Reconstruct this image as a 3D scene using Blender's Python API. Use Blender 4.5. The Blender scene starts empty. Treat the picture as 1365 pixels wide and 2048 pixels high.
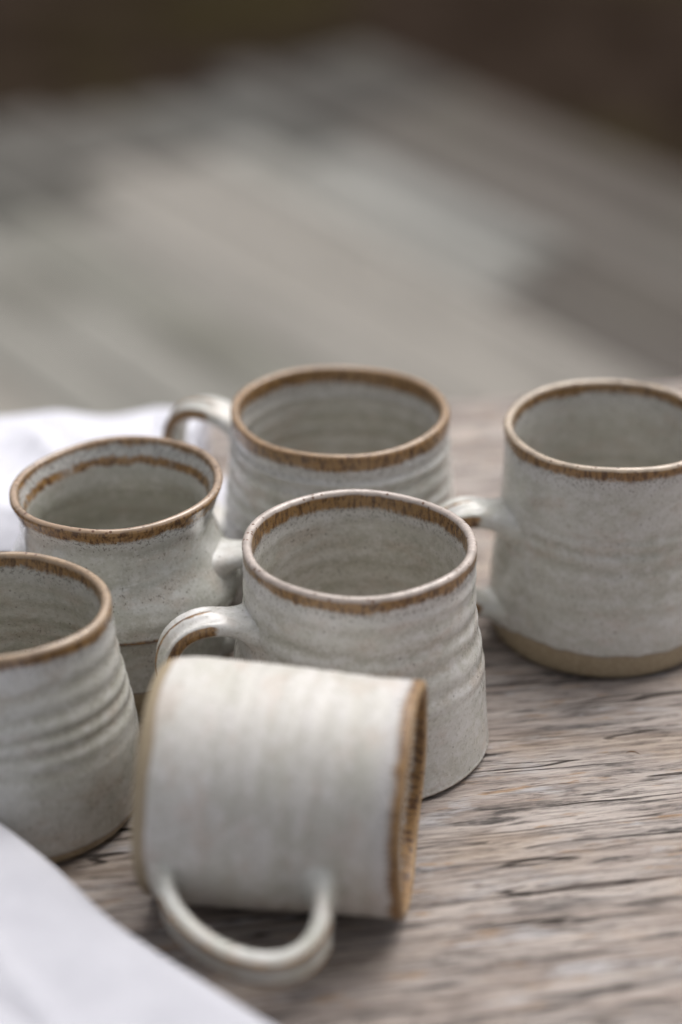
import bpy, math, random
import numpy as np
from mathutils import Matrix, Vector

# ------------------------------------------------------------------ camera, world, light
scene = bpy.context.scene
COL = scene.collection
W, H, F = 1365.0, 2048.0, 4836.0          # photograph size and focal length in its pixels (85 mm on 36 mm)
PITCH = math.radians(27.5)
CAM_Z = 0.484                              # above the table top (z = 0)

cam_data = bpy.data.cameras.new('camera')
cam = bpy.data.objects.new('camera', cam_data)
COL.objects.link(cam)
cam.location = (0, 0, CAM_Z)
cam.rotation_euler = (math.pi / 2 - PITCH, 0, 0)
cam_data.sensor_fit = 'VERTICAL'
cam_data.sensor_height = 36.0
cam_data.lens = 85.0
cam_data.clip_start = 0.02
cam_data.clip_end = 500
cam_data.dof.use_dof = True
cam_data.dof.focus_distance = 0.862
cam_data.dof.aperture_fstop = 3.0
scene.camera = cam

SUN_EL, SUN_AZ = math.radians(60), math.radians(32)     # azimuth clockwise from +y (away from the camera)
world = bpy.data.worlds.new('World')
scene.world = world
world.use_nodes = True
wn = world.node_tree.nodes
wl = world.node_tree.links
wn.clear()
sky = wn.new('ShaderNodeTexSky')
sky.sky_type = 'NISHITA'
sky.sun_disc = False
sky.sun_elevation = SUN_EL
sky.sun_rotation = SUN_AZ
sky.air_density = 1.0
sky.dust_density = 6.0
sky.ozone_density = 1.0
hs = wn.new('ShaderNodeHueSaturation')
hs.inputs['Saturation'].default_value = 0.22            # overcast: nearly neutral
bg = wn.new('ShaderNodeBackground')
bg.inputs['Strength'].default_value = 0.10
wo = wn.new('ShaderNodeOutputWorld')
wl.new(sky.outputs[0], hs.inputs['Color'])
wl.new(hs.outputs[0], bg.inputs['Color'])
wl.new(bg.outputs[0], wo.inputs['Surface'])

sun_data = bpy.data.lights.new('sun', 'SUN')
sun_data.energy = 1.5
sun_data.angle = math.radians(50)
sun_data.color = (1.0, 0.965, 0.93)
sun = bpy.data.objects.new('sun', sun_data)
COL.objects.link(sun)
sd = Vector((math.sin(SUN_AZ) * math.cos(SUN_EL), math.cos(SUN_AZ) * math.cos(SUN_EL), math.sin(SUN_EL)))
sun.rotation_euler = sd.to_track_quat('Z', 'Y').to_euler()
sun.location = sd * 5

scene.view_settings.view_transform = 'Standard'
scene.view_settings.look = 'None'
scene.view_settings.gamma = 1
scene.view_settings.exposure = 0.46
scene.view_settings.use_curve_mapping = False
scene.cycles.use_denoising = True

# ------------------------------------------------------------------ helpers
def on(u, v, z=0.0):
    """world point at height z seen at photograph pixel (u, v)"""
    a = (u - W / 2) / F
    b = -(v - H / 2) / F
    d = Vector((a, math.cos(PITCH) + b * math.sin(PITCH), -math.sin(PITCH) + b * math.cos(PITCH)))
    return Vector((0, 0, CAM_Z)) + d * ((z - CAM_Z) / d.z)

def vnoise(x, y, z, seed=0):
    """value noise in -1..1, numpy"""
    def hsh(i, j, k):
        n = (i.astype(np.int64) * 73856093) ^ (j.astype(np.int64) * 19349663) ^ (k.astype(np.int64) * 83492791) ^ (seed * 2654435 + 1013)
        n = (n ^ (n >> 13)) * 1274126177
        n = n ^ (n >> 16)
        return (n & 0xFFFF) / 32767.5 - 1.0
    x, y, z = np.broadcast_arrays(np.asarray(x, float), np.asarray(y, float), np.asarray(z, float))
    i, j, k = np.floor(x), np.floor(y), np.floor(z)
    fx, fy, fz = x - i, y - j, z - k
    s = lambda t: t * t * t * (t * (t * 6 - 15) + 10)
    fx, fy, fz = s(fx), s(fy), s(fz)
    o = 0
    for a in (0, 1):
        for b in (0, 1):
            for c in (0, 1):
                o = o + hsh(i + a, j + b, k + c) * (fx if a else 1 - fx) * (fy if b else 1 - fy) * (fz if c else 1 - fz)
    return o

def fbm(x, y, z, oct=4, seed=0):
    o, a, f = 0, 1.0, 1.0
    for q in range(oct):
        o = o + a * vnoise(x * f, y * f, z * f, seed + q * 7)
        a *= 0.5
        f *= 2.03
    return o

def obj(name, verts, faces, mat, parent=None, attrs=None, smooth=True):
    me = bpy.data.meshes.new(name)
    me.from_pydata([tuple(map(float, v)) for v in verts], [], faces)
    if smooth:
        me.polygons.foreach_set('use_smooth', [True] * len(me.polygons))
    if attrs:
        for k, a in attrs.items():
            at = me.attributes.new(k, 'FLOAT', 'POINT')
            at.data.foreach_set('value', np.ascontiguousarray(a, dtype=np.float32))
    if mat:
        me.materials.append(mat)
    me.update()
    o = bpy.data.objects.new(name, me)
    COL.objects.link(o)
    if parent:
        o.parent = parent
    return o

def empty(name, loc=(0, 0, 0)):
    o = bpy.data.objects.new(name, None)
    o.empty_display_size = 0.02
    COL.objects.link(o)
    o.location = loc
    return o

def tag(o, label=None, cat=None, group=None, kind=None):
    if label: o['label'] = label
    if cat: o['category'] = cat
    if group: o['group'] = group
    if kind: o['kind'] = kind
    return o

def grid_faces(n, m, close_m=False, off=0):
    """faces of an n x m vertex grid (row-major)"""
    f = []
    mm = m if close_m else m - 1
    for i in range(n - 1):
        for j in range(mm):
            a, b = i * m + j, i * m + (j + 1) % m
            f.append((off + a, off + b, off + b + m, off + a + m))
    return f

class NT:
    """tiny shader-node writer"""
    def __init__(s, name):
        s.m = bpy.data.materials.new(name)
        s.m.use_nodes = True
        s.t = s.m.node_tree
        s.t.nodes.clear()
        s.out = s.t.nodes.new('ShaderNodeOutputMaterial')
        s.b = s.t.nodes.new('ShaderNodeBsdfPrincipled')
        s.t.links.new(s.b.outputs[0], s.out.inputs['Surface'])
    def put(s, inp, v):
        if v is None: return
        if hasattr(v, 'is_output'): s.t.links.new(v, inp)
        elif isinstance(v, (tuple, list)) and len(v) == 3 and inp.type == 'RGBA': inp.default_value = (*v, 1)
        else: inp.default_value = v
    def math(s, op, a, b=None, c=None, clamp=False):
        n = s.t.nodes.new('ShaderNodeMath'); n.operation = op; n.use_clamp = clamp
        s.put(n.inputs[0], a); s.put(n.inputs[1], b); s.put(n.inputs[2], c)
        return n.outputs[0]
    def mix(s, f, a, b, mode='MIX'):
        n = s.t.nodes.new('ShaderNodeMix'); n.data_type = 'RGBA'; n.blend_type = mode
        s.put(n.inputs[0], f); s.put(n.inputs[6], a); s.put(n.inputs[7], b)
        return n.outputs[2]
    def smooth(s, v, lo, hi, a=0.0, b=1.0):
        n = s.t.nodes.new('ShaderNodeMapRange'); n.interpolation_type = 'SMOOTHSTEP'
        s.put(n.inputs[0], v); s.put(n.inputs[1], lo); s.put(n.inputs[2], hi); s.put(n.inputs[3], a); s.put(n.inputs[4], b)
        return n.outputs[0]
    def coord(s, scale=(1, 1, 1), loc=(0, 0, 0), rot=(0, 0, 0)):
        c = s.t.nodes.new('ShaderNodeTexCoord'); m = s.t.nodes.new('ShaderNodeMapping')
        s.t.links.new(c.outputs['Object'], m.inputs['Vector'])
        m.inputs['Scale'].default_value = scale; m.inputs['Location'].default_value = loc; m.inputs['Rotation'].default_value = rot
        return m.outputs[0]
    def noise(s, vec, scale=1.0, detail=4, rough=0.55, dist=0.0):
        n = s.t.nodes.new('ShaderNodeTexNoise')
        s.t.links.new(vec, n.inputs['Vector'])
        n.inputs['Scale'].default_value = scale; n.inputs['Detail'].default_value = detail
        n.inputs['Roughness'].default_value = rough; n.inputs['Distortion'].default_value = dist
        return n.outputs['Fac']
    def voro(s, vec, scale=1.0):
        n = s.t.nodes.new('ShaderNodeTexVoronoi')
        s.t.links.new(vec, n.inputs['Vector']); n.inputs['Scale'].default_value = scale
        sp = s.t.nodes.new('ShaderNodeSeparateColor'); s.t.links.new(n.outputs['Color'], sp.inputs[0])
        return n.outputs['Distance'], sp.outputs[0]
    def attr(s, name):
        n = s.t.nodes.new('ShaderNodeAttribute'); n.attribute_name = name
        return n.outputs['Fac']
    def bump(s, hgt, strength, dist, normal=None):
        n = s.t.nodes.new('ShaderNodeBump')
        s.put(n.inputs['Height'], hgt); n.inputs['Strength'].default_value = strength; n.inputs['Distance'].default_value = dist
        if normal is not None: s.put(n.inputs['Normal'], normal)
        return n.outputs[0]

# ------------------------------------------------------------------ materials
def wood_mat(seed):
    """grey weathered board, grain along local x"""
    s = NT('weathered_wood')
    o = (seed * 3.17, seed * 1.31, seed * 0.7)
    warp = s.noise(s.coord((3, 14, 14), o), 1.0, 2)
    def gv(sx, sy):
        c = s.t.nodes.new('ShaderNodeTexCoord'); m = s.t.nodes.new('ShaderNodeMapping')
        s.t.links.new(c.outputs['Object'], m.inputs['Vector'])
        m.inputs['Scale'].default_value = (sx, sy, sy); m.inputs['Location'].default_value = o
        a = s.t.nodes.new('ShaderNodeVectorMath'); a.operation = 'MULTIPLY_ADD'
        comb = s.t.nodes.new('ShaderNodeCombineXYZ'); s.put(comb.inputs[1], warp)
        s.t.links.new(comb.outputs[0], a.inputs[0]); a.inputs[1].default_value = (0, sy * 0.006, 0)
        s.t.links.new(m.outputs[0], a.inputs[2])
        return a.outputs[0]
    fibre = s.noise(gv(60, 860), 1.0, 5, 0.7)                # finest fibres
    grain = s.noise(gv(26, 310), 1.0, 6, 0.66, 0.1)            # streaks a few mm wide
    broad = s.noise(gv(14, 80), 1.0, 5, 0.62, 0.3)               # weathered bands
    patch = s.noise(gv(30, 110), 1.0, 4, 0.62, 0.4)
    patch2 = s.noise(s.coord((40, 150, 150), (o[0] + 5, o[1], 2)), 1.0, 4, 0.62)
    col = s.mix(s.smooth(broad, 0.35, 0.68), (0.41, 0.342, 0.305), (0.57, 0.505, 0.465))
    col = s.mix(s.smooth(grain, 0.36, 0.56), s.mix(s.smooth(broad, .35, .6), (0.17, 0.145, 0.132), (0.30, 0.265, 0.248)), col)
    col = s.mix(s.math('MULTIPLY', s.smooth(patch, 0.56, 0.70), 0.75), col, (0.56, 0.54, 0.55))         # bleached silver
    och = s.math('MULTIPLY', s.smooth(patch2, 0.57, 0.66), s.smooth(grain, 0.42, 0.6))
    col = s.mix(s.math('MULTIPLY', och, 0.8), col, (0.38, 0.235, 0.125))                                # raw ochre wood
    dk = s.math('MULTIPLY', s.smooth(patch2, 0.455, 0.36), s.smooth(grain, 0.56, 0.40))
    dk = s.math('MAXIMUM', dk, s.math('MULTIPLY', s.smooth(patch, 0.42, 0.33), s.smooth(grain, 0.55, 0.42)))
    tanp = s.noise(s.coord((9, 30, 30), (o[0] + 8, o[1], 4)), 1.0, 3, 0.6)
    col = s.mix(s.smooth(tanp, 0.50, 0.66, 0, 0.55), col, s.mix(s.smooth(grain, .4, .58), (0.30, 0.22, 0.16), (0.50, 0.40, 0.315)))
    col = s.mix(s.math('MULTIPLY', dk, 0.78), col, (0.062, 0.055, 0.052))                               # black mildew streaks
    col = s.mix(s.smooth(fibre, 0.36, 0.48, 0.75, 0.0), col, (0.10, 0.082, 0.072))
    crk = s.math('ABSOLUTE', s.math('SUBTRACT', s.noise(gv(7, 85), 1.0, 2, 0.5, 0.1), 0.5))
    crk = s.math('MULTIPLY', s.smooth(crk, 0.012, 0.003), s.smooth(s.noise(s.coord((14, 60, 60), o), 1.0, 2), 0.50, 0.56))
    col = s.mix(s.math('MULTIPLY', crk, 0.9), col, (0.035, 0.026, 0.021))
    s.put(s.b.inputs['Base Color'], col)
    s.b.inputs['Roughness'].default_value = 0.82
    s.b.inputs['Specular IOR Level'].default_value = 0.25
    hgt = s.math('SUBTRACT', s.math('ADD', s.math('MULTIPLY', fibre, 0.6), grain), crk)
    s.put(s.b.inputs['Normal'], s.bump(hgt, 0.9, 0.0022))
    return s.m

def deck_mat(col, seed):
    s = NT('deck_wood')
    g = s.noise(s.coord((3, 60, 60), (seed * 2.3, seed, 0)), 1.0, 5, 0.6)
    b = s.noise(s.coord((3.2, 5, 5), (seed * 5.1, seed, 3)), 1.0, 4)
    c = s.mix(s.smooth(g, 0.3, 0.7), tuple(x * 0.7 for x in col), tuple(min(1, x * 1.15) for x in col))
    c = s.mix(s.smooth(b, 0.52, 0.68, 0, 0.55), c, (0.10, 0.095, 0.075))
    s.put(s.b.inputs['Base Color'], c)
    s.b.inputs['Roughness'].default_value = 0.85
    s.b.inputs['Specular IOR Level'].default_value = 0.2
    s.put(s.b.inputs['Normal'], s.bump(g, 0.5, 0.003))
    return s.m

def glaze_mat(name, seed, band=4.5, lip=(0.46, 0.36, 0.26), lipw=1.3, foot=0.0, footamp=1.5, tint=(1, 1, 1), handle=False,
              second=None, glossy=0.30, speck=1.0, groove=0.7, ridge=None, inoff=0.0):
    """milky grey-white stoneware glaze breaking to rust brown at lip and edges, bare clay at the foot"""
    s = NT(name)
    o = (seed * 0.31, seed * 0.17, seed * 0.23)
    fine = s.noise(s.coord((1, 1, 1), o), 640, 4, 0.7)
    pepper = s.noise(s.coord((1, 1, 0.8), (o[0] + 2, o[1], 1)), 1050, 3, 0.65)
    mid = s.noise(s.coord((1, 1, 1.6), o), 150, 4, 0.6)
    low = s.noise(s.coord((1, 1, 2.2), o), 34, 3, 0.5)
    drip = s.noise(s.coord((1, 1, 0.3), o), 700, 4, 0.65)
    dripb = s.noise(s.coord((1, 1, 0.3), o), 110, 3, 0.6)
    T = lambda c: tuple(a * b * w for a, b, w in zip(c, tint, (1.0, 0.995, 0.985)))
    ring = s.attr('ring')                                        # 1 on a throwing ridge, 0 in its groove
    col = s.mix(s.smooth(low, 0.3, 0.7), T((0.50, 0.50, 0.455)), T((0.60, 0.595, 0.575)))
    col = s.mix(s.math('MULTIPLY', s.smooth(ring, 0.95, 0.0), s.smooth(low, .15, .6, .5 * groove, groove)), col, T((0.32, 0.305, 0.25)))  # glaze runs thin and green-brown in grooves
    col = s.mix(s.smooth(mid, 0.48, 0.66, 0, 0.70), col, T((0.66, 0.655, 0.65)))
    warm = s.noise(s.coord((1, 1, 2.0), (o[0] + 4, o[1], 3)), 55, 3, 0.6)
    col = s.mix(s.smooth(warm, 0.50, 0.68, 0, 0.48), col, T((0.50, 0.43, 0.375)))         # clay showing warm through thin glaze
    col = s.mix(s.smooth(fine, 0.52, 0.68, 0, 0.60), col, T((0.33, 0.315, 0.275)))
    col = s.mix(s.smooth(fine, 0.47, 0.32, 0, 0.50), col, T((0.70, 0.70, 0.70)))
    rim = s.attr('rim')                                          # mm below the lip
    d1, r1 = s.voro(s.coord((1, 1, 0.8), o), 620)
    d2, r2 = s.voro(s.coord((1, 1, 0.8), (o[0] + 1, o[1], o[2])), 1150)
    if not handle:
        rimj = s.math('ADD', rim, s.math('MULTIPLY_ADD', drip, 3.0, s.math('MULTIPLY_ADD', dripb, 3.6, s.math('MULTIPLY_ADD', low, 5.0, -5.8))))
        zone = s.smooth(rimj, band * 3.6, band * 0.8)
        col = s.mix(s.math('MULTIPLY', zone, 0.6), col, T((0.62, 0.62, 0.645)))           # bluish milky break below the band
    else:
        zone = None
    # iron specks
    sp = s.math('MULTIPLY', s.smooth(d1, 0.32, 0.16), s.math('LESS_THAN', r1, 0.04 * speck))
    if zone is not None:
        pj = s.math('MULTIPLY_ADD', zone, 0.155 + 0.012 * speck, pepper)
        sp = s.math('MAXIMUM', sp, s.smooth(pj, 0.665, 0.735))
        cl = s.smooth(warm, 0.50, 0.72, 0, 0.115 * speck)                                  # clusters of specks down the wall
        sp = s.math('MAXIMUM', sp, s.smooth(s.math('ADD', pepper, cl), 0.70, 0.76))
    col = s.mix(s.math('MULTIPLY', sp, 0.58), col, (0.085, 0.065, 0.05))
    if not handle:
        col = s.mix(s.attr('inside'), col, s.mix(1.0, col, (0.93, 0.915, 0.885), 'MULTIPLY'))      # shade of the mug interior put into the glaze colour
    rust = s.mix(s.smooth(drip, 0.38, 0.56), (0.095, 0.043, 0.018), (0.305, 0.170, 0.062))
    rust = s.mix(s.smooth(pepper, 0.55, 0.68, 0, 0.7), rust, (0.06, 0.028, 0.02))
    rust = s.mix(s.smooth(mid, 0.5, 0.75, 0, .5), rust, (0.36, 0.22, 0.095))
    if handle:
        e = s.attr('edge')
        ej = s.math('ADD', e, s.math('MULTIPLY_ADD', mid, 0.9, -0.45))
        bandm = s.smooth(ej, 0.52, 0.78)
    else:
        bandm = s.smooth(s.math('MULTIPLY_ADD', pepper, 5.0, s.math('MULTIPLY_ADD', s.attr('inside'), inoff, rimj)), band + 4.3, band + 2.2)
    if second:                                                   # a second brown line inside, at this depth
        inn = s.attr('inside')
        q = s.math('ABSOLUTE', s.math('SUBTRACT', rimj, second))
        bandm = s.math('MAXIMUM', bandm, s.math('MULTIPLY', s.math('MULTIPLY', s.smooth(q, 2.2, 0.9), inn), s.smooth(dripb, .20, .46)))
    if ridge:
        q = s.math('ABSOLUTE', s.math('ADD', s.attr('up'), s.math('MULTIPLY_ADD', dripb, 2.0, -1.0 - ridge)))
        bandm = s.math('MAXIMUM', bandm, s.smooth(s.math('MULTIPLY_ADD', fine, 1.6, q), 2.9, 1.2))
    col = s.mix(bandm, col, rust)
    if not handle:
        lipm = s.smooth(s.math('MULTIPLY_ADD', mid, 1.2, s.math('ADD', rim, -0.6)), lipw + 0.35, lipw - 0.4)
        lc = s.mix(s.smooth(mid, 0.45, 0.62), lip, tuple(x * 0.72 for x in lip))
        lc = s.mix(s.math('MULTIPLY', s.smooth(d1, .45, .25), s.math('LESS_THAN', r1, .2)), lc, (0.13, 0.065, 0.04))
        col = s.mix(s.math('MULTIPLY', lipm, 0.9), col, lc)
    rough = s.smooth(mid, 0.3, 0.7, glossy - 0.08, glossy + 0.14)
    if foot > 0 and not handle:
        zb = s.attr('up')                                        # mm above the foot, outside
        fl = s.math('MULTIPLY_ADD', s.noise(s.coord((1, 1, 0), o), 48, 2), footamp * 2, zb)
        lim = foot + footamp
        clay = s.mix(s.smooth(fine, .3, .7), (0.30, 0.235, 0.15), (0.40, 0.325, 0.22))
        edge = s.math('MULTIPLY', s.smooth(fl, lim + 0.9, lim), 0.75)
        col = s.mix(edge, col, (0.17, 0.10, 0.05))
        fm = s.smooth(fl, lim, lim - 0.5)
        col = s.mix(fm, col, clay)
        rough = s.math('MAXIMUM', rough, s.math('MULTIPLY', fm, 0.8))
    s.put(s.b.inputs['Base Color'], col)
    s.put(s.b.inputs['Roughness'], rough)
    s.b.inputs['Specular IOR Level'].default_value = 0.55
    s.b.inputs['Coat Weight'].default_value = 0.4 if glossy < 0.4 else 0.0
    s.b.inputs['Coat Roughness'].default_value = 0.22 if glossy > 0.2 else 0.12
    hgt = s.math('ADD', s.math('MULTIPLY', fine, 0.25), mid)
    s.put(s.b.inputs['Normal'], s.bump(hgt, 0.4, 0.0005))
    return s.m

def cloth_mat(k=1.0):
    s = NT('white_linen')
    c = s.t.nodes.new('ShaderNodeUVMap')
    m = s.t.nodes.new('ShaderNodeMapping')
    tc = s.t.nodes.new('ShaderNodeTexCoord')
    s.t.links.new(tc.outputs['Object'], m.inputs['Vector'])
    wv = []
    for ax in ('X', 'Y'):
        w = s.t.nodes.new('ShaderNodeTexWave'); w.bands_direction = ax
        w.inputs['Scale'].default_value = 380; w.inputs['Distortion'].default_value = 1.2
        w.inputs['Detail'].default_value = 2; w.inputs['Detail Scale'].default_value = 2
        s.t.links.new(m.outputs[0], w.inputs['Vector']); wv.append(w.outputs['Fac'])
    h = s.math('ADD', wv[0], wv[1])
    n = s.noise(s.coord((1, 1, 1)), 60, 4)
    s.put(s.b.inputs['Base Color'], s.mix(s.smooth(n, 0.3, 0.7), (0.475 * k, 0.475 * k, 0.52 * k), (0.51 * k, 0.51 * k, 0.555 * k)))
    s.b.inputs['Roughness'].default_value = 0.9
    s.b.inputs['Specular IOR Level'].default_value = 0.15
    s.b.inputs['Sheen Weight'].default_value = 0.15
    s.put(s.b.inputs['Normal'], s.bump(h, 0.25, 0.0004))
    return s.m

def soil_mat():
    s = NT('dark_soil')
    n = s.noise(s.coord(), 6, 6, 0.6)
    n2 = s.noise(s.coord((1, 1, 1), (3, 1, 0)), 1.3, 3)
    c = s.mix(s.smooth(n, 0.3, 0.7), (0.016, 0.011, 0.008), (0.036, 0.026, 0.020))
    c = s.mix(s.smooth(n2, 0.52, 0.66, 0, .6), c, (0.030, 0.025, 0.010))
    s.put(s.b.inputs['Base Color'], c)
    s.b.inputs['Roughness'].default_value = 0.95
    s.b.inputs['Specular IOR Level'].default_value = 0.0
    s.put(s.b.inputs['Normal'], s.bump(n, 0.6, 0.03))
    return s.m

# ------------------------------------------------------------------ ground and deck (far out of focus)
GZ = -0.72
R_ = 120.0
n_ = 24
vs = [(-R_ + 2 * R_ * i / n_, -R_ + 2 * R_ * j / n_, GZ - 0.06) for j in range(n_ + 1) for i in range(n_ + 1)]
tag(obj('ground', vs, grid_faces(n_ + 1, n_ + 1), soil_mat()), 'dark brown bare soil around the grey board deck', 'soil', kind='structure')

A_D = math.radians(-55)
dd, dn = Vector((math.cos(A_D), math.sin(A_D), 0)), Vector((-math.sin(A_D), math.cos(A_D), 0))
def box(x0, x1, y0, y1, z0, z1, b=0.003):
    """bevelled box: verts, faces"""
    import bmesh
    bm = bmesh.new()
    bmesh.ops.create_cube(bm, size=1.0)
    for v in bm.verts:
        v.co = Vector(((x0 + x1) / 2 + v.co.x * (x1 - x0), (y0 + y1) / 2 + v.co.y * (y1 - y0), (z0 + z1) / 2 + v.co.z * (z1 - z0)))
    bmesh.ops.bevel(bm, geom=list(bm.edges), offset=b, segments=1, affect='EDGES')
    bm.verts.index_update()
    v = [tuple(q.co) for q in bm.verts]
    f = [[q.index for q in fc.verts] for fc in bm.faces]
    bm.free()
    return v, f
deck = obj('deck', *box(-3.25, -1.1, 0.2, 2.30, GZ - 0.056, GZ - 0.032), deck_mat((0.05, 0.04, 0.03), 9))
deck.rotation_euler.z = A_D
tag(deck, 'low deck of weathered grey boards on the dark soil behind the table', 'deck', kind='structure')
# (offset across, half width, start, end, colour) -- along the board direction
rnd = random.Random(4)
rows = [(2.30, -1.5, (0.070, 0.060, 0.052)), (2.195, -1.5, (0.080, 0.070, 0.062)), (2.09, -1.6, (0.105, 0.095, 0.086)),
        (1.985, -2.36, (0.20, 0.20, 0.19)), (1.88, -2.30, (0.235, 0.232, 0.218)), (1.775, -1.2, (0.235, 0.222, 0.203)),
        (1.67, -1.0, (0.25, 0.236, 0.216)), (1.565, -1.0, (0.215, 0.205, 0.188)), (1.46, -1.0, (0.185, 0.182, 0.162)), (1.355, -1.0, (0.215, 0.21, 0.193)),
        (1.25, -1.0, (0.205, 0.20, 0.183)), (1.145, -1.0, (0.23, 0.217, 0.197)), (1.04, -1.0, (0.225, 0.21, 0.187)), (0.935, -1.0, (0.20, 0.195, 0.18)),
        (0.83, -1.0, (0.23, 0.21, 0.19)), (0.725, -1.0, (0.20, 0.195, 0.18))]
pieces = [(1.985, -2.35, -1.0, (0.075, 0.066, 0.058)), (1.88, -2.29, -1.0, (0.09, 0.08, 0.072))]
for off, t1, c in rows:                                        # each row: a darker far board butted to a paler one
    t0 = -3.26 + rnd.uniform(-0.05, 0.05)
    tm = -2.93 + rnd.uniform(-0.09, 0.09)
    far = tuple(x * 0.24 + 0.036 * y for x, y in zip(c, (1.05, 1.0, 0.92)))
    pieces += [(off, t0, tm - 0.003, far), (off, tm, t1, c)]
for k, (off, t0, t1, c) in enumerate(pieces):
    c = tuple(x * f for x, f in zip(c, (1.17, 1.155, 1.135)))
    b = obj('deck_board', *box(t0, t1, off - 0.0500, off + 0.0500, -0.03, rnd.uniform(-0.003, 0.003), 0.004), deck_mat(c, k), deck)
    b.location = (0, 0, GZ)

# ------------------------------------------------------------------ table
A_T = math.radians(10.5)
table = empty('table', (0, 0, GZ - 0.06))
tag(table, 'rough weathered grey wooden plank table under the mugs', 'table')
table.rotation_euler.z = A_T
TZ = -(GZ - 0.06)                                              # table top in the table's own frame
seams = [0.246, 0.374, 0.504, 0.634, 0.7645, 0.891, 1.0185]
NX, NY = 620, 84
for k in range(len(seams) - 1):
    y0, y1 = seams[k] + 0.0001, seams[k + 1] - 0.0001
    xs = np.linspace(-0.62, 0.86, NX)
    # cross-section runs down both rounded edges
    th = 0.028
    prof = [(y0, -th), (y0, -0.006), (y0 + 0.0003, -0.0006)] + [(y, 0.0) for y in np.linspace(y0 + 0.0014, y1 - 0.0014, NY)] + \
           [(y1 - 0.0003, -0.0006), (y1, -0.006), (y1, -th)]
    prof = np.array(prof)
    X, Y = np.meshgrid(xs, prof[:, 0], indexing='ij')
    Zb = np.broadcast_to(prof[:, 1], X.shape)
    wv = 0.005 * vnoise(X * 2.5, Y * 6, 0, 50 + k)
    g1 = fbm(X * 24, (Y + wv) * 240, 0, 3, 20 + k)
    g2 = fbm(X * 6, (Y + wv) * 70, 3.0, 3, 40 + k)
    cr = vnoise(X * 5, (Y + wv) * 55, 9.0, 60 + k)
    crack = np.exp(-(cr / 0.035) ** 2) * np.clip(vnoise(X * 4, Y * 30, 1.0, 70 + k) - 0.15, 0, 1)
    top = (prof[:, 1] > -0.003)[None, :]
    pit = np.clip(-fbm(X * 28, (Y + wv) * 180, 5.0, 2, 90 + k) - 0.45, 0, 1)
    Z = Zb + top * (0.00034 * g1 + 0.00018 * g2 - 0.0016 * crack - 0.0012 * pit - 0.0006)
    edge_w = 0.0012 * vnoise(X * 30, k * 3.1, 0, 5)
    Y2 = Y + np.where(np.arange(len(prof))[None, :] < 3, edge_w, 0) - np.where(np.arange(len(prof))[None, :] > len(prof) - 4, edge_w, 0) * 0.3
    cx, cy = 0.12, (y0 + y1) / 2
    V = np.stack([X - cx, Y2 - cy, Z], -1).reshape(-1, 3)
    n, m = X.shape
    F_ = grid_faces(n, m, True)
    F_ += [tuple(range(m - 1, -1, -1)), tuple(range((n - 1) * m, n * m))]
    p = obj('plank', V, [f[::-1] for f in F_], wood_mat(k + 1.7), table)
    p.location = (cx, cy, TZ)
leg_m = wood_mat(11)
for lx in (-0.52, 0.76):
    for ly in (0.32, 0.94):
        obj('leg', *box(lx - 0.035, lx + 0.035, ly - 0.035, ly + 0.035, 0.0, TZ - 0.108, 0.004), leg_m, table)
    obj('crossbar', *box(lx - 0.03, lx + 0.03, 0.27, 0.99, TZ - 0.108, TZ - 0.0283, 0.004), leg_m, table)

# ------------------------------------------------------------------ mugs
def catmull(pts, n):
    """smooth curve through (t, value) points by monotone-ish cubic"""
    x = np.array([p[0] for p in pts], float); y = np.array([p[1] for p in pts], float)
    m = np.gradient(y, x)
    t = np.linspace(x[0], x[-1], n)
    i = np.clip(np.searchsorted(x, t, 'right') - 1, 0, len(x) - 2)
    h = x[i + 1] - x[i]; s = (t - x[i]) / h
    return t, (2*s**3-3*s**2+1)*y[i] + (s**3-2*s**2+s)*h*m[i] + (-2*s**3+3*s**2)*y[i+1] + (s**3-s**2)*h*m[i+1]

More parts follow.
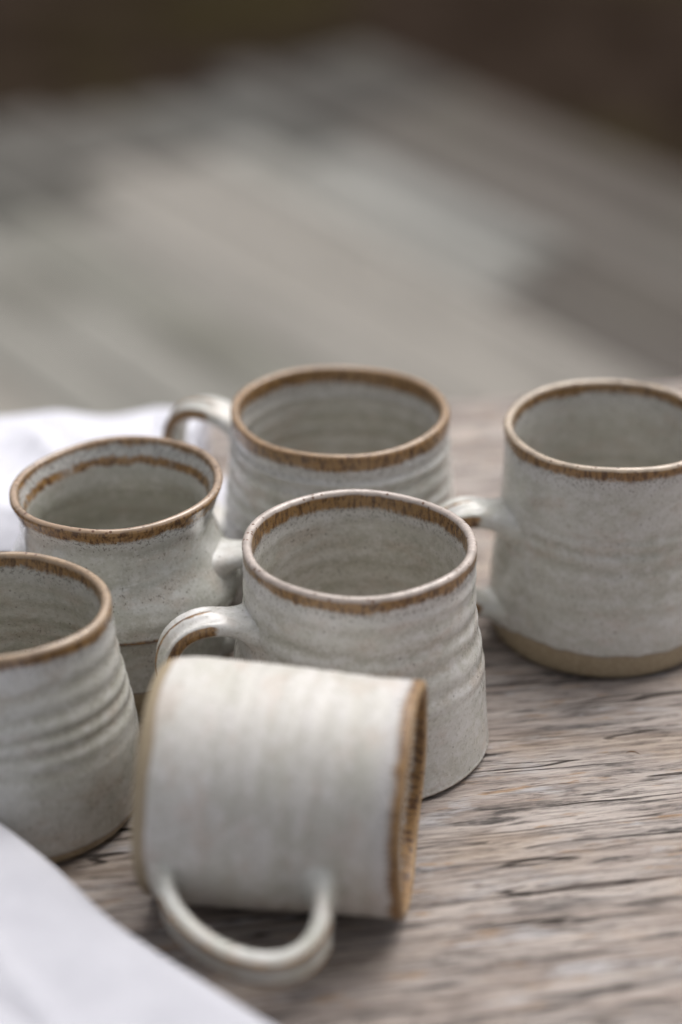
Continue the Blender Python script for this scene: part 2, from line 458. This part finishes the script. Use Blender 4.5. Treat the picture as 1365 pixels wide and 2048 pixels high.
class Mug:
    def __init__(s, R, h, prof, seed, rings=9, amp=0.00035, rim_tilt=(0, 0), wob=0.006, thick=0.0036, ring_lo=0.15, ring_hi=0.95):
        s.R, s.h, s.seed = R, h, seed
        s.rtab = catmull(prof, 400)
        rs = np.random.RandomState(seed)
        zz = np.linspace(0, 1, 400)
        ph = np.cumsum(0.6 + 0.8 * np.abs(np.interp(zz, np.linspace(0, 1, 14), rs.rand(14)))) ; ph = ph / ph[-1] * rings * 2 * np.pi
        env = np.interp(zz, np.linspace(0, 1, 12), 0.35 + 0.65 * rs.rand(12))
        env *= np.clip((zz - ring_lo) / 0.12, 0, 1) * np.clip((ring_hi - zz) / 0.08, 0, 1)
        s.ph, s.env, s.amp = ph, env, amp
        s.tilt, s.wob, s.thick = rim_tilt, wob, thick
        s.ovals = [(rs.rand() * 6.28, rs.normal()) for _ in range(4)]
    def r0(s, q):
        return np.interp(q, s.rtab[0], s.rtab[1]) * s.R
    def ring(s, q, ang):
        q2 = np.clip(q + 0.006 * np.sin(ang + s.seed) , 0, 1)      # rings run as a slow spiral
        return (0.5 + 0.5 * np.sin(np.interp(q2, np.linspace(0, 1, 400), s.ph) + ang)) , np.interp(q2, np.linspace(0, 1, 400), s.env)
    def oval(s, q, ang):
        o = 0
        for k, (p, a) in enumerate(s.ovals):
            o = o + a * np.cos((k + 2) * ang + p + q * 0.7) / (k + 1.5) ** 1.3
        return 1 + s.wob * o * (0.3 + 0.7 * q)
    def build(s, name, mat, hmat, handle):
        NA = 176
        ang = np.arange(NA) * 2 * np.pi / NA
        rows, rim, up, ringv, ins = [], [], [], [], []
        t = s.thick
        def row(r, z, rimmm, upmm, rg, i):
            rows.append(np.stack([r * np.cos(ang), r * np.sin(ang), z + 0 * ang], -1))
            rim.append(np.full(NA, rimmm)); up.append(np.full(NA, upmm)); ringv.append(rg + 0 * ang); ins.append(np.full(NA, float(i)))
        zfun = lambda q: s.h * q + (np.cos(ang - s.tilt[1]) * s.tilt[0] + 0.0004 * np.sin(2 * ang + s.seed) + 0.00025 * np.sin(5 * ang + 2 * s.seed)) * q * q
        # underside: slightly hollow, then the rounded foot edge
        rb = s.r0(0.0)
        for k in (0.0, 0.4, 0.8, 0.93):
            row(rb * k * s.oval(0, ang), 0 * ang + (0.0015 if k < 0.9 else 0.0), 99, 0, 1, 0)
        for a in np.linspace(0, 1, 5):
            row((rb - 0.0022 + 0.0022 * math.sin(a * math.pi / 2)) * s.oval(0, ang), 0.0016 * (1 - math.cos(a * math.pi / 2)) + 0 * ang, 99, 1.6 * a, 1, 0)
        NO = 150
        lip = t * 0.5
        for q in np.linspace(0.0016 / s.h + 0.006, 1 - lip / s.h, NO):
            rg, ev = s.ring(q, ang)
            r = s.r0(q) * s.oval(q, ang) + s.amp * ev * (rg - 0.5) * 2 + 0.00018 * vnoise(np.cos(ang) * 2.2, np.sin(ang) * 2.2, q * 5 + s.seed, 3)
            row(r, zfun(q), (1 - q) * s.h * 1000, q * s.h * 1000, 1 - ev * (1 - rg), 0)
        qs = 1 - lip / s.h
        ro = s.r0(qs)
        for a in np.linspace(0, math.pi, 11)[1:-1]:                        # rounded lip
            row((ro - lip + lip * math.cos(a)) * s.oval(qs, ang), zfun(qs) + lip * math.sin(a), lip * 1000 * (1 - math.sin(a)), 80, 1, a > 1.57)
        fl = 0.0075                                                        # floor thickness
        NI = 110
        for q in np.linspace(qs, fl / s.h, NI):
            rg, ev = s.ring(np.full(NA, q), ang + 1.0)
            w = t + 0.0022 * (1 - q) ** 2
            corner = max(0.0, 1 - (q * s.h - fl) / 0.011)
            inset = w + 0.011 * (1 - math.sqrt(max(0, 1 - corner ** 2)))
            r = (s.r0(q) - inset) * s.oval(q, ang) + s.amp * 0.55 * ev * (rg - 0.5) * 2
            row(r, zfun(q), (1 - q) * s.h * 1000, 80, 1 - ev * (1 - rg), 1)
        rl = s.r0(fl / s.h) - 0.017
        for k in (0.75, 0.5, 0.25, 0.0):
            row(rl * k * s.oval(0, ang), fl - 0.0004 + 0.0005 * math.cos(k * 20) + 0 * ang, 80, 80, 0.6 + .4 * math.cos(k * 25), 1)
        V = np.concatenate(rows); n = len(rows)
        f = grid_faces(n, NA, True)
        f = [q[:2] + q[2:] for q in f]
        body = obj('body', V, f, mat, None, dict(rim=np.concatenate(rim), up=np.concatenate(up), ring=np.concatenate(ringv), inside=np.concatenate(ins)))
        root = empty(name)
        body.parent = root
        s.handle(root, hmat, **handle)
        return root
    def handle(s, root, mat, phi, zt, zb, out, width=0.0155, th=0.0068, rise=0.004, drop=0.0, flare=0.0075, low=0.55, side=0.9, lowflare=0.55, line=0.0):
        """pulled strap handle: path in the plane at angle phi, cross-section with a middle ridge"""
        R1, R2 = s.r0(zt / s.h), s.r0(zb / s.h)
        P = [np.array([R1 - 0.0015, zt]), np.array([R1 + out * 0.55, zt + rise * 2.4]), np.array([R1 + out * 1.22, zt + rise * 1.6]),
             np.array([R1 + out * 1.05, zt * low + zb * (1 - low)]), np.array([R2 + out * 0.70, zb + 0.006]), np.array([R2 - 0.0012, zb])]
        # Bezier of degree five
        tt = np.linspace(0, 1, 400)
        from math import comb
        B = sum(comb(5, k) * (tt ** k * (1 - tt) ** (5 - k))[:, None] * P[k][None] for k in range(6))
        L = np.concatenate([[0], np.cumsum(np.linalg.norm(np.diff(B, axis=0), axis=1))])
        tot = L[-1]
        NS, NC = 90, 48
        # denser at both ends
        uu = np.linspace(0, 1, NS)
        ss = tot * (uu - 0.09 * np.sin(2 * np.pi * uu) * 1.0)
        C = np.stack([np.interp(ss, L, B[:, 0]), np.interp(ss, L, B[:, 1])], -1)
        T = np.gradient(C, axis=0); T /= np.linalg.norm(T, axis=1)[:, None]
        N = np.stack([-T[:, 1], T[:, 0]], -1)                              # outward side of the strap
        a = np.arange(NC) * 2 * np.pi / NC
        ca, sa = np.cos(a), np.sin(a)
        su = np.sign(ca) * np.abs(ca) ** 0.75
        sn = np.sign(sa) * np.abs(sa) ** 0.85
        er, et = np.array([math.cos(phi), math.sin(phi), 0]), np.array([-math.sin(phi), math.cos(phi), 0])
        V, edge = [], []
        for i in range(NS):
            d0, d1 = ss[i], tot - ss[i]
            d = min(d0, d1)
            Lf = 0.0095 if d0 < d1 else 0.0075
            k = max(0.0, 1 - d / Lf)
            ex = 1 - math.sqrt(max(0, 1 - k * k))
            fl = flare * (1.0 if d0 < d1 else lowflare)
            g = ss[i] / tot
            w = width * (1.04 - 0.18 * math.sin(g * math.pi) + (0.12 if d0 < d1 else -0.1) * (1 - math.sin(g * math.pi))) / 2
            hh = th * (1.08 - 0.12 * g) / 2
            vis = min(1, max(0, (d0 - 0.011) / 0.006)) * min(1, max(0, (d1 - 0.006) / 0.006))
            # middle ridge and raised edges on the outer face, fading into the joints
            rid = np.exp(-((np.abs(su) - line) / 0.16) ** 2) * 0.0010 + np.exp(-((np.abs(su) - 0.86) / 0.14) ** 2) * 0.0006 - np.exp(-((np.abs(su) - (0.45 if line == 0 else 0.2)) / 0.2) ** 2) * 0.0009
            uo = su * (w + fl * ex)
            no = sn * (hh + fl * 0.9 * ex) + np.where(sn > 0, rid * vis, 0)
            bow = np.where(sn < 0, 0.0, 0.0)
            p2 = C[i][None] + N[i][None] * no[:, None] + bow[:, None]
            curv = k * (p2[:, 0] - np.sqrt(np.maximum(1e-9, p2[:, 0] ** 2 - uo ** 2))) if k > 0 else 0 * uo
            rho = p2[:, 0] - curv
            # ends hug the wall
            if k > 0:
                wall = s.r0(np.clip(p2[:, 1] / s.h, 0, 1)); wall = np.sqrt(np.maximum(1e-9, wall ** 2 - uo ** 2))
                rho = rho * (1 - k ** 2) + (wall - 0.0016 + d * 0.9) * k ** 2
                rho = np.maximum(rho, wall - 0.0022)
            V.append(er[None] * rho[:, None] + et[None] * uo[:, None] + np.array([0, 0, 1])[None] * p2[:, 1][:, None])
            e = np.maximum(np.exp(-((np.abs(su) - line) / 0.135) ** 2) * (sn > 0), np.exp(-((np.abs(su) - 0.97) / 0.07) ** 2) * side)
            edge.append(np.minimum(1.0, e * 1.35) * vis)
        V = np.concatenate(V)
        f = [q[::-1] for q in grid_faces(NS, NC, True)]
        f += [tuple(range(NC)), tuple(range(NS * NC - 1, (NS - 1) * NC - 1, -1))]
        obj('handle', V, f, mat, root, dict(edge=np.concatenate(edge), ring=np.ones(len(V)), rim=np.full(len(V), 80.0)))

def place(root, u, v, h, label):
    p = on(u, v, h)
    root.location = (p.x, p.y, 0.0004)
    tag(root, label, 'mug', 'stoneware mugs on the plank table')
    return root

D = math.radians
# in the middle, in focus, wide foot, pale lip
m = Mug(0.0416, 0.0814, [(0, 1.145), (.1, 1.13), (.25, 1.11), (.42, 1.085), (.52, 1.05), (.64, 1.01), (.8, 0.992), (.93, 0.992), (1, 1.0)], 3, rings=11, amp=0.00042, ring_lo=.34)
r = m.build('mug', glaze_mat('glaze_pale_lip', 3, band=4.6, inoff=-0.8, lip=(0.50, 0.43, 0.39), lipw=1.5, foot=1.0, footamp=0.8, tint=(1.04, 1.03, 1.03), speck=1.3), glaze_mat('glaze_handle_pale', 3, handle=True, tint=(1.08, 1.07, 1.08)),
            dict(phi=D(197), zt=0.0535, zb=0.014, out=0.031))
place(r, 720, 1084, 0.0814, 'upright mug with wide foot and whitish lip directly behind the lying mug')
# tall, bare clay foot
m = Mug(0.0417, 0.088, [(0, 1.03), (.06, 1.06), (.14, 1.075), (.3, 1.065), (.5, 1.025), (.65, 1.0), (.8, 0.985), (.92, .985), (1, 1.0)], 11, rings=11, amp=0.00028, ring_lo=.2, ring_hi=.72)
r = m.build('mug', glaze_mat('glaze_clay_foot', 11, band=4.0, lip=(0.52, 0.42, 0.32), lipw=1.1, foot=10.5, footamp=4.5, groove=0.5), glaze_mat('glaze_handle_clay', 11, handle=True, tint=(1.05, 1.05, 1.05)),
            dict(phi=D(194), zt=0.051, zb=0.014, out=0.031, rise=0.005, lowflare=0.9, th=0.0082, width=0.018))
place(r, 1225, 848, 0.088, 'tall upright mug with a broad band of bare tan clay at its foot')
# back one with strong rings and full brown lip
m = Mug(0.0430, 0.082, [(0, 1.02), (.08, 1.07), (.3, 1.08), (.5, 1.06), (.7, 1.02), (.85, 1.0), (1, 1.005)], 21, rings=10, amp=0.00075, ring_lo=.1, ring_hi=.93)
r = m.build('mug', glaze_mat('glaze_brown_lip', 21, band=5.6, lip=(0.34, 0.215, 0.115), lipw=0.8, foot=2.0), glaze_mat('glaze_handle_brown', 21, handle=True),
            dict(phi=D(153), zt=0.0635, zb=0.015, out=0.0355, rise=0.005))
place(r, 680, 818, 0.082, 'strongly ribbed upright mug with an even wide brown lip, its handle over white cloth')
# flared one
m = Mug(0.0404, 0.080, [(0, 0.95), (.06, 1.01), (.2, 1.03), (.36, 1.04), (.42, 1.05), (.455, 1.115), (.5, 1.13), (.57, 1.08), (.66, 0.985), (.75, 0.91), (.83, 0.895), (.91, 0.93), (1, 1.0)], 31, rings=7, amp=0.0004,
        rim_tilt=(0.0022, 0.0), thick=0.0033)
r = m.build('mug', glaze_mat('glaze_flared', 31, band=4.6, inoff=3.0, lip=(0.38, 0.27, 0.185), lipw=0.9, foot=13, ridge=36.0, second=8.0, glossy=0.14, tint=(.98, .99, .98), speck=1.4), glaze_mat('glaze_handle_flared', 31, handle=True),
            dict(phi=D(-9), zt=0.050, zb=0.016, out=0.025))
place(r, 232, 965, 0.080, 'glossy upright mug with flared mouth, narrow waist and bulging belly')
# ribbed one at the left edge of the group
m = Mug(0.0372, 0.080, [(0, 1.16), (.06, 1.19), (.16, 1.20), (.4, 1.18), (.6, 1.10), (.8, 1.02), (.93, 1.0), (1, 1.0)], 41, rings=9.5, amp=0.00036, ring_lo=.38, ring_hi=.92)
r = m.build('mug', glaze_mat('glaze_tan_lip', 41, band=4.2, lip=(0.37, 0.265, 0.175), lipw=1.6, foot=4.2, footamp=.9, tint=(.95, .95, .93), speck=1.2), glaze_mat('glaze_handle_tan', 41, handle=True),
            dict(phi=D(186), zt=0.052, zb=0.014, out=0.031))
place(r, 2, 1207, 0.080, 'upright mug with speckled tan lip and ribbed sides beside the folded cloth')
# the one lying on its side
RL = 0.0386
prof = [(0, 0.97), (.04, 1.01), (.1, 1.035), (.3, 1.04), (.5, 1.03), (.7, 1.01), (.85, 1.0), (1, 1.005)]
m = Mug(RL, 0.0862, prof, 51, rings=10, amp=0.00010)
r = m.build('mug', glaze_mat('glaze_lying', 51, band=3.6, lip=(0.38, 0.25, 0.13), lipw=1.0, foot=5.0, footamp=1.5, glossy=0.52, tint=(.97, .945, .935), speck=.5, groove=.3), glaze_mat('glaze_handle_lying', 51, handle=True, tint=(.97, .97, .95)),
            dict(phi=0.0, zt=0.0610, zb=0.0105, out=0.0315, rise=0.002, th=0.0064, width=0.0150, side=0.0, lowflare=0.8, line=0.80))
yaw = D(-7.8)
tilt = math.atan2(RL * 0.030, 0.0862 * 0.85)
zl = Vector((math.cos(yaw) * math.cos(tilt), math.sin(yaw) * math.cos(tilt), -math.sin(tilt)))      # mug axis, foot to mouth
side = zl.cross(Vector((0, 0, 1))).normalized()                                                        # towards the camera
upv = side.cross(zl).normalized()
roll = D(20)                                                                                           # handle hangs below the horizontal
xl = (side * math.cos(roll) - upv * math.sin(roll)).normalized()
yl = zl.cross(xl)
M = Matrix((xl, yl, zl)).transposed().to_4x4()
c0 = on(308, 1551, 0.0410)
r.matrix_world = Matrix.Translation((c0.x, c0.y, 0.0)) @ M
# rest it on the planks: lowest body point at z = 0
body = [c for c in r.children if c.name.startswith('body')][0]
co = np.empty(len(body.data.vertices) * 3); body.data.vertices.foreach_get('co', co); co = co.reshape(-1, 3)
A3 = np.array(M.to_3x3())
r.location.z = 0.0002 - (co @ A3.T)[:, 2].min()
tag(r, 'mug lying on its side with its handle resting on the planks', 'mug', 'stoneware mugs on the plank table')

# ------------------------------------------------------------------ cloths
linen = cloth_mat()
def sheet(path_edge, sections, name, inner, thick=0.0016, seed=1, wr=0.0012, crease=0.0022, droop=0.0):
    """U-folded sheets swept along a fold edge. sections: list of (inset, z_low, z_high, reach)"""
    P = [Vector(p) for p in path_edge]
    n = 120
    L = np.concatenate([[0], np.cumsum([(P[i + 1] - P[i]).length for i in range(len(P) - 1)])])
    tq = np.linspace(0, L[-1], n)
    px, _ = None, None
    cx = catmull([(L[i], P[i].x) for i in range(len(P))], n)[1]
    cy = catmull([(L[i], P[i].y) for i in range(len(P))], n)[1]
    E = np.stack([cx, cy], -1)
    inner = np.array(inner)
    T = np.gradient(E, axis=0); T /= np.linalg.norm(T, axis=1)[:, None]
    NN = np.stack([-T[:, 1], T[:, 0]], -1)
    NN *= np.sign(NN @ inner)[:, None]
    V, Fc, off = [], [], 0
    for q, (ins, z0, z1, reach) in enumerate(sections):
        rr = (z1 - z0) / 2
        prof = [(s_, z0) for s_ in np.linspace(reach, rr * 1.5, 50)]
        prof += [(rr * 1.5 * (1 - math.sin(a)), z0 + rr * (1 - math.cos(a))) for a in np.linspace(0, math.pi, 20)[1:-1]]
        prof += [(s_, z1) for s_ in np.linspace(rr * 1.5, reach, 70)]
        prof = np.array(prof); m = len(prof)
        istop = np.clip((prof[:, 1] - z0) / (z1 - z0), 0, 1)
        s_ = prof[:, 0][None]
        ew = 0.0010 * vnoise(tq * 28, 0.0, q, seed + 3)[:, None] + 0.0018 * vnoise(tq * 9, 1.0, q, seed + 9)[:, None]
        pos = E[:, None, :] + NN[:, None, :] * (s_ + ins + ew)[:, :, None]
        zz = prof[:, 1][None] + istop[None] * (wr * fbm(pos[..., 0] * 26, pos[..., 1] * 26, q * 3.0, 3, seed) * np.clip(s_ / 0.02, 0.2, 1.0)
             + 0.0022 * np.exp(-((s_ - 0.022) / 0.018) ** 2)
             + crease * np.clip(s_ / 0.03, 0, 1) * (1 - np.abs(vnoise(pos[..., 0] * 17 + pos[..., 1] * 9, pos[..., 0] * 4 - pos[..., 1] * 7, q, seed + 31))) ** 5
             - droop * np.clip((s_ - reach + 0.03) / 0.03, 0, 1) ** 2 * z1 * 0.8)
        V.append(np.concatenate([pos, zz[..., None]], -1).reshape(-1, 3))
        Fc += grid_faces(n, m, False, off); off += n * m
    o = obj(name, np.concatenate(V), Fc, linen)
    md = o.modifiers.new('thickness', 'SOLIDIFY'); md.thickness = thick; md.offset = -1
    return o

zf = 0.027
edge = [on(u, v, zf) for u, v in [(-360, 1330), (-180, 1470), (0, 1622), (120, 1715), (250, 1828), (400, 1930), (585, 2046), (760, 2150)]]
c = sheet(edge, [(0.006, 0.0022, 0.0105, 0.17), (0.0, 0.0135, 0.0270, 0.17), (0.058, 0.0312, 0.0345, 0.11)], 'folded_cloth', (-0.6, -0.8), seed=5)
tag(c, 'smooth white linen cloth folded thick in front of the ribbed mug', 'cloth')
zf = 0.022
edge = [on(u, v, zf) for u, v in [(-420, 800), (-200, 812), (0, 824), (120, 812), (220, 822), (320, 806), (420, 812)]]
linen = cloth_mat(1.38)  # same linen made paler: stronger light at the back put into its colour
c = sheet(edge, [(0.004, 0.0022, 0.0095, 0.115), (0.0, 0.0125, 0.0215, 0.128)], 'folded_cloth', (0, -1), seed=8, wr=0.0028, crease=0.004, droop=1.0)
tag(c, 'crumpled white linen cloth lying behind the flared mug at the table edge', 'cloth')

# ------------------------------------------------------------------ a splinter on the planks
p0 = on(1252, 1506, 0.0009)
pts = [Vector((0, 0, 0)), Vector((0.0016, 0.0006, 0.0003)), Vector((0.0034, 0.0002, 0.0004)), Vector((0.0052, -0.0008, 0.0))]
V, rads = [], (0.00012, 0.00034, 0.0003, 0.0001)
for p, rr in zip(pts, rads):
    V += [p + Vector((0, math.cos(a) * rr, math.sin(a) * rr * 0.7)) for a in np.arange(6) * math.pi / 3]
sm = NT('splinter_bark'); sm.b.inputs['Base Color'].default_value = (0.12, 0.06, 0.03, 1); sm.b.inputs['Roughness'].default_value = 0.8
n1 = sm.noise(sm.coord(), 900, 2); sm.put(sm.b.inputs['Base Color'], sm.mix(n1, (0.06, 0.03, 0.018), (0.2, 0.11, 0.055)))
o = obj('splinter', V, grid_faces(4, 6, True) + [tuple(range(5, -1, -1)), tuple(range(18, 24))], sm.m)
o.location = p0
tag(o, 'tiny dark brown splinter lying on the bare planks beside the mugs', 'splinter')
